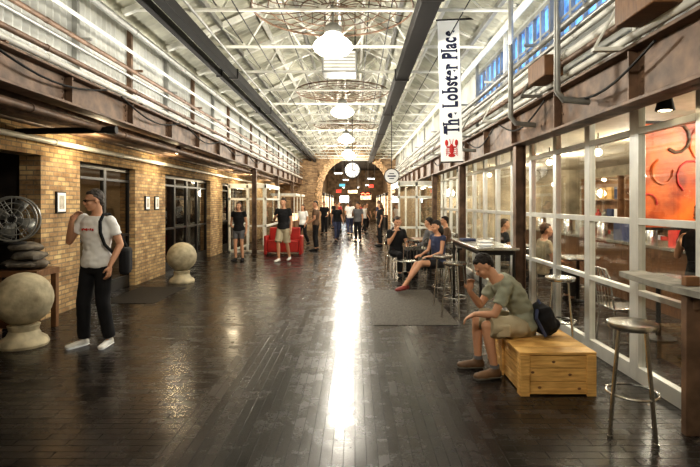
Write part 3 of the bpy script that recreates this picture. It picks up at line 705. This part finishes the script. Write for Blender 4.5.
SIT=dict(STAND,pel=(0,0,.52),wst=(0,-.01,.66),cst=(0,.0,.86),nk=(0,.01,1.04),hd=(0,.05,1.2),shR=(.175,.01,.99),shL=(-.175,.01,.99),
 elR=(.22,.08,.73),elL=(-.22,.08,.73),wrR=(.13,.3,.68),wrL=(-.13,.3,.68),hR=(-.3,1,0),hL=(.3,1,0),hiR=(.09,.03,.5),hiL=(-.09,.03,.5),
 knR=(.11,.44,.5),knL=(-.11,.44,.5),anR=(.11,.42,.09),anL=(-.11,.42,.09),toR=(.12,.58,.03),toL=(-.12,.58,.03))
def person(label,loc,rz,base,over,o,vox=.012,scale=1,near=False,fem=False):
    J={k:V(*v) for k,v in dict(base,**over).items()}
    e=thing('person',label,'person',loc,rz); e.scale=(scale,)*3
    rs=(J['shR']-J['shL']).normalized(); rh=(J['hiR']-J['hiL']).normalized()
    spine=[J['pel'],J['wst'],J['cst'],J['nk']]; wr_=o.get('wrinkle',.006)
    def tor(inf,lo,hi):
        keys=[(-.55,.12,.085),(-.2,.158,.108),(0,.165,.115),(.6,.148,.105),(1,.132 if not fem else .118,.092),(1.5,.148,.102),(2,.168 if not fem else .15,.113),(2.5,.175 if not fem else .155,.1),(2.78,.15,.082),(2.92,.1,.068),(3.0,.06,.058)]
        rings=[]
        for t,rx,ry in keys:
            if t<lo or t>hi: continue
            i=max(0,min(2,int(math.floor(t)))) ; f=t-i
            c=spine[i].lerp(spine[i+1],f) if t>=0 else spine[0]+(spine[0]-spine[1]).normalized()*(-t*.2)
            up=(spine[i+1]-spine[i]).normalized()
            if 0<i and f<.3: up=(up+(spine[i]-spine[i-1]).normalized()).normalized()
            r=rh.lerp(rs,min(1,max(0,t/2.5))); r=(r-up*r.dot(up)).normalized(); fw=up.cross(r)
            rings.append([c+r*(rx+inf)*math.cos(a)+fw*(ry+inf)*math.sin(a) for a in[2*math.pi*k/22 for k in range(22)]])
        return rings
    f=J['look'].normalized(); r=f.cross(V(0,0,1)).normalized(); u=r.cross(f)
    H=Matrix((r,f,u)).transposed().to_4x4(); hc=J['hd']; Hm=Matrix.Translation(hc)@H
    def he(mb,c,rad): mb.ell(Hm@V(*c),rad,H,n=16)
    b=MB(); b.loft(tor(0,-1,3.01))
    b.cap(J['nk']-V(0,0,.03),Hm@V(0,-.025,-.05),.058,.052)
    he(b,(0,-.012,.028),(.073,.093,.088)); he(b,(0,.022,-.035),(.058,.066,.078)); he(b,(0,.052,-.092),(.026,.028,.022))
    he(b,(0,.094,-.02),(.012,.02,.024)); he(b,(0,.078,.022),(.046,.014,.011)); he(b,(0,.083,-.062),(.02,.01,.01))
    for s in(-1,1): he(b,(s*.074,-.008,-.008),(.011,.02,.031)); he(b,(s*.04,.06,-.03),(.022,.022,.02))
    for q in'RL':
        s=1 if q=='R' else -1
        sh,el,wr=J['sh'+q],J['el'+q],J['wr'+q]; k=.88 if fem else 1
        b.cap(sh,sh.lerp(el,.5),.052*k,.046*k); b.cap(sh.lerp(el,.5),el,.046*k,.037*k); b.cap(el,el.lerp(wr,.35),.037*k,.038*k); b.cap(el.lerp(wr,.35),wr,.038*k,.025*k)
        d=J['h'+q].normalized()
        nrm=V(-s,0,0)-d*(V(-s,0,0).dot(d))
        if nrm.length<.3: nrm=V(0,0,-1)-d*(V(0,0,-1).dot(d))
        if abs(d.z)<.6: nrm=V(0,0,-1)-d*(V(0,0,-1).dot(d))
        nrm.normalize(); sd=d.cross(nrm)*(1 if q=='R' else -1)
        if abs(d.z)>=.6 and sd.y<0: sd=-sd
        HM=Matrix((sd,d,nrm)).transposed().to_4x4()
        b.ell(wr+d*.05,(.04,.055,.017),HM); b.cap(wr,wr+d*.04,.025,.024)
        for i,(off,ln) in enumerate(((.03,.07),(.01,.08),(-.01,.074),(-.029,.058))):
            p=wr+d*.09+sd*off; p1=p+(d*.9+nrm*.35)*ln*.5; p2=p1+(d*.6+nrm*.8)*ln*.5
            b.cap(p,p1,.0095,.009); b.cap(p1,p2,.009,.0075)
        p=wr+d*.03+sd*.03; p1=p+(sd*.7+d*.6+nrm*.3)*.035; b.cap(p,p1,.013,.011); b.cap(p1,p1+(d*.9+sd*.1+nrm*.4)*.032,.011,.009)
        hi,kn,an,to=J['hi'+q],J['kn'+q],J['an'+q],J['to'+q]
        b.cap(hi,hi.lerp(kn,.5),.083,.07); b.cap(hi.lerp(kn,.5),kn,.07,.052); b.cap(kn,kn.lerp(an,.35),.05,.053); b.cap(kn.lerp(an,.35),an,.053,.034)
        b.cap(an-V(0,0,.03),to,.034,.024)
    finish(remesh(b,vox if not near else .0075,3,0.0),'body',o.get('skin',m_skin),e)
    for s in(-1,1):
        mb=MB(); he(mb,(s*.028,.08,.004),(.012,.007,.006)); mb.obj('eye',m_eye,parent=e)
    mb=MB(); he(mb,(0,.0885,-.062),(.02,.006,.005)); mb.obj('mouth',m_lip,parent=e)
    hem=o.get('hem',-.2); mb=MB(); mb.loft(tor(.018,hem,2.93)); sl=o.get('sleeve',.55); sr=o.get('sleeve_r',.062)
    for q in'RL':
        sh,el,wr=J['sh'+q],J['el'+q],J['wr'+q]
        mb.ell(sh,(sr+.001,)*3)
        if sl<=1: mb.cyl(sh,sh.lerp(el,sl),sr,sr-.002 if not fem else .054,16)
        else: mb.cap(sh,el,.062,.052); mb.cyl(el,el.lerp(wr,sl-1),.052,.04,16)
    finish(wrinkle(remesh(mb,max(vox,.01),3),wr_),o.get('shirt_name','shirt'),o['shirt'],e)
    mb=MB(); mb.loft(tor(.012,-1,.45)); lg=o.get('leg',1.9); lo_=o.get('loose',0)
    for q in'RL':
        hi,kn,an=J['hi'+q],J['kn'+q],J['an'+q]
        if lg<=1: mb.ell(hi,(.098,)*3); mb.cyl(hi,hi.lerp(kn,lg),.098+lo_*.3,.084+lo_,18)
        else: mb.cap(hi,kn,.094,.07+lo_); mb.cyl(kn,kn.lerp(an,lg-1),.07+lo_,.06+lo_,18)
    pm=wrinkle(remesh(mb,max(vox,.01),3,.02),o.get('pwr',wr_),14)
    finish(pm,'trousers' if lg>1 else 'shorts',o['pants'],e)
    for q in'RL':
        an,to=J['an'+q],J['to'+q]; mb=MB(); d=(to-an); d.z=0; d.normalize()
        fl=an.z-.09; kf=o.get('chunk',1)
        a=V(an.x,an.y,.045+fl) ; t=V(to.x,to.y,.03+fl)
        mb.cap(a-d*.02,a+d*.03,.043*kf,.044*kf); mb.ell(t-d*.02,(.048*kf,.055*kf,.036*kf)); mb.ell(t+d*.03,(.042*kf,.045,.03*kf)); mb.cap(a+d*.03,t,.042*kf,.036*kf); mb.cyl(a,a+V(0,0,.05*kf),.043*kf,.044*kf)
        sh_=finish(remesh(mb,.01,2,fl),'shoe',o['shoe'],e)
        if near:
            mb=MB(); mb.cap(a-d*.02,t+d*.02,.048*kf,.048*kf)
            so=remesh(mb,.01,1,fl)
            for v in so.vertices: v.co.z=min(v.co.z,fl+.02)
            finish(so,'sole',m_graystone if kf>1 else m_sign,sh_)
            if kf>1: MB().cyl(an+V(0,0,0),an+V(0,0,.04),.046,.045).obj('sock',m_cloth_gr,parent=e)
    mb=MB(); hs=o.get('hairstyle','short')
    he(mb,(0,-.028,.040),(.077,.090,.086)); he(mb,(0,.012,.082),(.058,.058,.032)); he(mb,(0,-.065,-.01),(.056,.043,.068))
    if near:
        for i in range(40):
            a=random.uniform(0,6.28); t=random.uniform(.1,1.0); he(mb,(.07*t*math.cos(a),-.025+.08*t*math.sin(a),.04+.085*math.sqrt(max(0,1-t*t*.9))),(.011,.013,.009))
    if hs=='long':
        he(mb,(0,-.085,-.08),(.075,.04,.12)); he(mb,(.062,-.04,-.05),(.022,.05,.09)); he(mb,(-.062,-.04,-.05),(.022,.05,.09))
    finish(wrinkle(remesh(mb,max(vox,.009) if not near else .006,1 if near else 2),.006,60),'hair',o['hair'],e)
    return e,J,Hm,he
OB=(-2.97,5.75,0)
e,J,Hm,he=person('man in white t-shirt and black trousers with hand at chin',OB,R(180-14),STAND,
 dict(elR=(.29,.08,1.17),wrR=(.15,.20,1.40),hR=(-.45,-.25,.8),hd=(.01,.035,1.63),look=(.55,.8,-.1),shR=(.17,.01,1.43),shL=(-.175,-.01,1.405),hiR=(.095,0,.91),hiL=(-.085,.0,.89),
 knR=(.12,.06,.5),anR=(.15,.02,.09),toR=(.20,.15,.03),knL=(-.09,.01,.5),anL=(-.10,-.08,.09),toL=(-.13,.06,.03),elL=(-.26,-.06,1.14),wrL=(-.24,.08,.92)),
 dict(shirt=m_cloth_w,pants=m_cloth_k,shoe=m_shoew,hair=m_hg,leg=1.98,sleeve=.6,wrinkle=.010,pwr=.004,loose=.006,chunk=.9,sleeve_r=.061),vox=.01,near=True,scale=1.03)
mb=MB(); he(mb,(0,.093,.006),(.055,.006,.004))
for s in(-1,1): he(mb,(s*.028,.093,.002),(.023,.006,.016)); mb.tube([Hm@V(s*.055,.088,.006),Hm@V(s*.078,.04,.006),Hm@V(s*.08,-.01,.004)],.003,5)
mb.obj('sunglasses',m_black,parent=e)
mb=MB()
for i in range(7):
    t=-.07+i*.022; mb.bx(t,t+.014,.142-t*t*3,.15-t*t*3,1.30+.006*(i%3),1.322+.004*(i%2))
mb.obj('shirt_print',m_ink_r,parent=e)
b_=thing('shoulder_bag','black shoulder bag hanging from the shoulder strap of the standing man','bag',(-2.97,5.75,0),R(166)); b_.scale=(1.03,)*3
MB().bx(-.055,.055,-.14,.14,0,.3,Matrix.Translation(V(-.25,-.16,.80))@Matrix.Rotation(R(30),4,'Z')).obj('pouch',m_cloth_k,parent=b_,bevel=.04)
MB().tube([(-.2,-.05,1.02),(-.19,.10,1.15),(-.165,.135,1.28),(-.14,.11,1.40),(-.13,.05,1.475),(-.13,-.04,1.48),(-.15,-.12,1.38),(-.2,-.17,1.2),(-.25,-.2,1.06)],.017,8).obj('strap',m_cloth_k,parent=b_)
e,J,Hm,he=person('man in sage t-shirt and khaki shorts leaning forward, hand near face',(1.64,4.88,0),R(90),SIT,
 dict(pel=(0,0,.48),wst=(0,.01,.62),cst=(0,.12,.79),nk=(0,.265,.94),hd=(0,.395,1.055),look=(-.12,.78,-.62),shR=(.18,.21,.895),shL=(-.18,.21,.90),
 elR=(.19,.38,.63),elL=(-.21,.34,.62),wrR=(.07,.52,.80),wrL=(-.10,.50,.60),hR=(-.3,-.05,.9),hL=(.25,.8,-.45),hiR=(.1,.04,.47),hiL=(-.1,.04,.47),
 knR=(.16,.42,.5),knL=(-.17,.41,.5),anR=(.12,.42,.09),anL=(-.17,.33,.09),toR=(.13,.56,.03),toL=(-.20,.47,.03)),
 dict(shirt=m_cloth_g,pants=m_cloth_t,shoe=m_shoeb,hair=m_hk,leg=.95,sleeve=.68,wrinkle=.015,loose=.026,chunk=1.15),vox=.01,near=True,scale=.98)
MB().bx(-.02,.02,.2,.33,.44,.56).obj('cargo_pocket',m_cloth_t,parent=e,loc=(-.24,0,-.03),bevel=.015)
b_=thing('backpack','black backpack propped on the bench against the man\'s back','backpack',(1.84,4.80,.38),R(8)); b_.rotation_euler[1]=R(-14)
mb=MB(); mb.bx(-.07,.05,-.13,.13,.04,.3).ell((0,0,.16),(.1,.17,.17),n=20).ell((.07,0,.1),(.06,.13,.09)); finish(wrinkle(remesh(mb,.012,5,0.01),.02,12),'pack_body',m_cloth_k,b_)
MB().tube([(-.08,-.1,.3),(-.13,-.15,.24),(-.09,-.17,.06)],.016).obj('strap',m_cloth_b,parent=b_); MB().tube([(0,-.03,.31),(0,0,.35),(0,.04,.31)],.01).obj('handle',m_cloth_b,parent=b_)
person('woman in dark dress sitting with legs stretched out',(1.58,9.5,0),R(90+25),SIT,
 dict(pel=(0,0,.53),knR=(.08,.44,.5),knL=(-.1,.45,.54),anR=(.07,.66,.13),anL=(-.05,.78,.14),toR=(.08,.78,.06),toL=(-.06,.9,.07),look=(0,1,-.25),wrR=(.1,.33,.66),wrL=(-.16,.28,.66)),
 dict(shirt=m_cloth_b,pants=m_cloth_k,shoe=m_shoer,hair=m_hk,hairstyle='long',leg=.6,sleeve=.2,shirt_name='top'),vox=.011,fem=True)
person('woman in black top and dark shorts standing with a bag',(-3.3,14.2,0),R(170),STAND,dict(elR=(.25,-.03,1.15),wrR=(.18,.15,1.05),hR=(-.6,.6,0)),
 dict(shirt=m_cloth_k,pants=m_cloth_gr,shoe=m_cloth_k,hair=m_hb,hairstyle='long',leg=.6,sleeve=.4),fem=True,scale=.96)
person('man in dark t-shirt and khaki shorts walking with a backpack',(-2.02,14.1,0),R(165),STAND,dict(knR=(.1,.12,.52),anR=(.11,.06,.09),toR=(.13,.22,.03),knL=(-.1,-.02,.5),anL=(-.11,-.18,.11),toL=(-.13,-.03,.05),elR=(.27,.0,1.15),wrR=(.17,.2,1.2),hR=(-.5,.3,.8)),
 dict(shirt=m_cloth_k,pants=m_cloth_t,shoe=m_shoew,hair=m_hk,leg=.95,loose=.02),scale=1.02)
b_=thing('backpack','dark backpack worn by the walking man','backpack',(-1.96,14.32,1.0),R(165))
mb=MB(); mb.ell((0,0,.24),(.16,.1,.25),n=18); finish(remesh(mb,.015,2),'pack_body',m_cloth_gr,b_)
for s in(-.1,.1): MB().tube([(s,.05,.42),(s,.16,.5),(s,.28,.4),(s*1.2,.28,.2)],.014,6).obj('strap',m_black,parent=b_)
person('person in gray shirt seated at the dark table',(1.72,11.35,0),R(60),SIT,{},dict(shirt=m_cloth_gr,pants=m_cloth_k,shoe=m_cloth_k,hair=m_hk,leg=1.9,sleeve=1.8))
person('person in black jacket seated at the dark table',(1.02,12.4,0),R(-70),SIT,{},dict(shirt=m_cloth_k,pants=m_cloth_b,shoe=m_cloth_k,hair=m_hb,leg=1.9,sleeve=1.8))
person('person in brown shirt seated facing away from the passage',(2.28,12.5,0),R(90),SIT,{},dict(shirt=m_cloth_br,pants=m_cloth_k,shoe=m_cloth_k,hair=m_hk,leg=1.9,sleeve=.6))
person('person in black t-shirt seated by the walkway',(.95,11.5,0),R(200),SIT,dict(wrR=(.1,.2,1.0),hR=(-.2,.2,1)),dict(shirt=m_cloth_k,pants=m_cloth_k,shoe=m_cloth_k,hair=m_hk,leg=1.9,sleeve=.6))
walk=dict(knR=(.1,.14,.52),anR=(.11,.16,.09),toR=(.13,.32,.03),knL=(-.1,-.02,.5),anL=(-.11,-.26,.14),toL=(-.13,-.13,.06),wrR=(.24,-.1,.9),wrL=(-.24,.18,.92))
phone=dict(elR=(.26,.02,1.15),wrR=(.16,.18,1.3),hR=(-.3,.2,.9),look=(.3,1,-.2))
turn=dict(look=(-.8,.7,-.1),wrL=(-.2,.2,.98),hL=(.3,.9,0))
W_,K_,B_,G_,R_,BR=m_cloth_w,m_cloth_k,m_cloth_b,m_cloth_gr,m_cloth_r,m_cloth_br
far=[(-2.0,19.2,150,W_,K_,m_hb,1.9,walk),(-1.35,17.2,80,BR,K_,m_hk,1.9,turn),(-.78,21.6,200,K_,B_,m_hk,1.9,walk),(-.25,25,10,W_,B_,m_hb,1.9,walk),
 (.12,21.0,150,G_,K_,m_hk,1.9,phone),(.5,27,230,W_,K_,m_hb,1.9,walk),(-.9,29,120,R_,K_,m_hk,1.9,turn),(.1,32,0,K_,G_,m_hk,1.9,walk),(1.15,24.2,250,B_,m_cloth_t,m_hb,.9,turn),(.95,19,100,K_,K_,m_hb,1.9,phone),(-.5,35,180,W_,B_,m_hk,1.9,walk),
 (-1.6,26,170,K_,K_,m_hk,1.9,turn),(.75,31,200,BR,K_,m_hb,1.9,walk),(-1.3,32,30,K_,B_,m_hb,1.9,phone),(1.4,28,160,K_,G_,m_hk,1.9,turn),(.35,37,190,R_,K_,m_hk,1.9,walk),(-1.2,38,180,G_,K_,m_hk,1.9,walk)]
nm={W_:'white',BR:'brown',K_:'black',G_:'gray',R_:'red',B_:'blue'}
for i,(x,y,a,sh,pn,hr,lg,ov) in enumerate(far):
    person('person in %s shirt %s the brick arch'%(nm[sh],'walking near' if ov is walk else 'standing near'),(x,y,0),R(a),STAND,ov,dict(shirt=sh,pants=pn,shoe=m_cloth_k,hair=hr,leg=lg,sleeve=.6,hairstyle='long' if i%3==0 else 'short'),vox=.017,scale=.91+.025*((i*3)%5),fem=i%3==0)
person('person in black shirt standing inside the shop',(3.62,5.2,0),R(120),STAND,phone,dict(shirt=K_,pants=K_,shoe=K_,hair=m_hk,leg=1.9),scale=.94)
person('person in gray shirt standing by the shop counter',(5.6,8.0,0),R(90),STAND,{},dict(shirt=G_,pants=K_,shoe=K_,hair=m_hk,leg=1.9))
person('person in khaki shirt seated at the shop table',(3.13,8.3,0),R(-90),SIT,{},dict(shirt=m_cloth_t,pants=K_,shoe=K_,hair=m_hb,leg=1.9,sleeve=.6))
person('person in dark shirt seated at the shop table',(3.13,10.6,0),R(-90),SIT,{},dict(shirt=K_,pants=K_,shoe=K_,hair=m_hk,leg=1.9,sleeve=.6))
for i,(x,y) in enumerate(((1.8,6.9),(1.95,7.5))):
    MB().lathe([(.02,0),(.07,0),(.11,.018),(.115,.02),(.08,.008),(.01,.006)]).obj('plate',m_sign,loc=(x,y,1.061),label='white plate on the high table',category='plate',group='plates on the high table')
MB().bx(-.1,.1,-.14,.14,0,.03).obj('folder',m_cloth_b,loc=(1.78,7.9,1.061),bevel=.008,label='blue folder lying on the high table',category='folder')
# world + camera
w=bpy.data.worlds.new('w'); S.world=w; w.use_nodes=True
w.node_tree.nodes['Background'].inputs[0].default_value=(.9,.85,.75,1); w.node_tree.nodes['Background'].inputs[1].default_value=.06
cd=bpy.data.cameras.new('cam'); cam=bpy.data.objects.new('camera',cd); COL.objects.link(cam)
cam.location=(0,0,1.65); cam.rotation_euler=(R(90),0,0)
cd.sensor_width=36; cd.lens=36*500/700; cd.shift_x=-5/700; cd.shift_y=-30.5/700
S.camera=cam
S.view_settings.view_transform='Standard'
S.view_settings.exposure=.25
try: S.view_settings.look='Medium High Contrast'
except Exception as ex: print(ex)
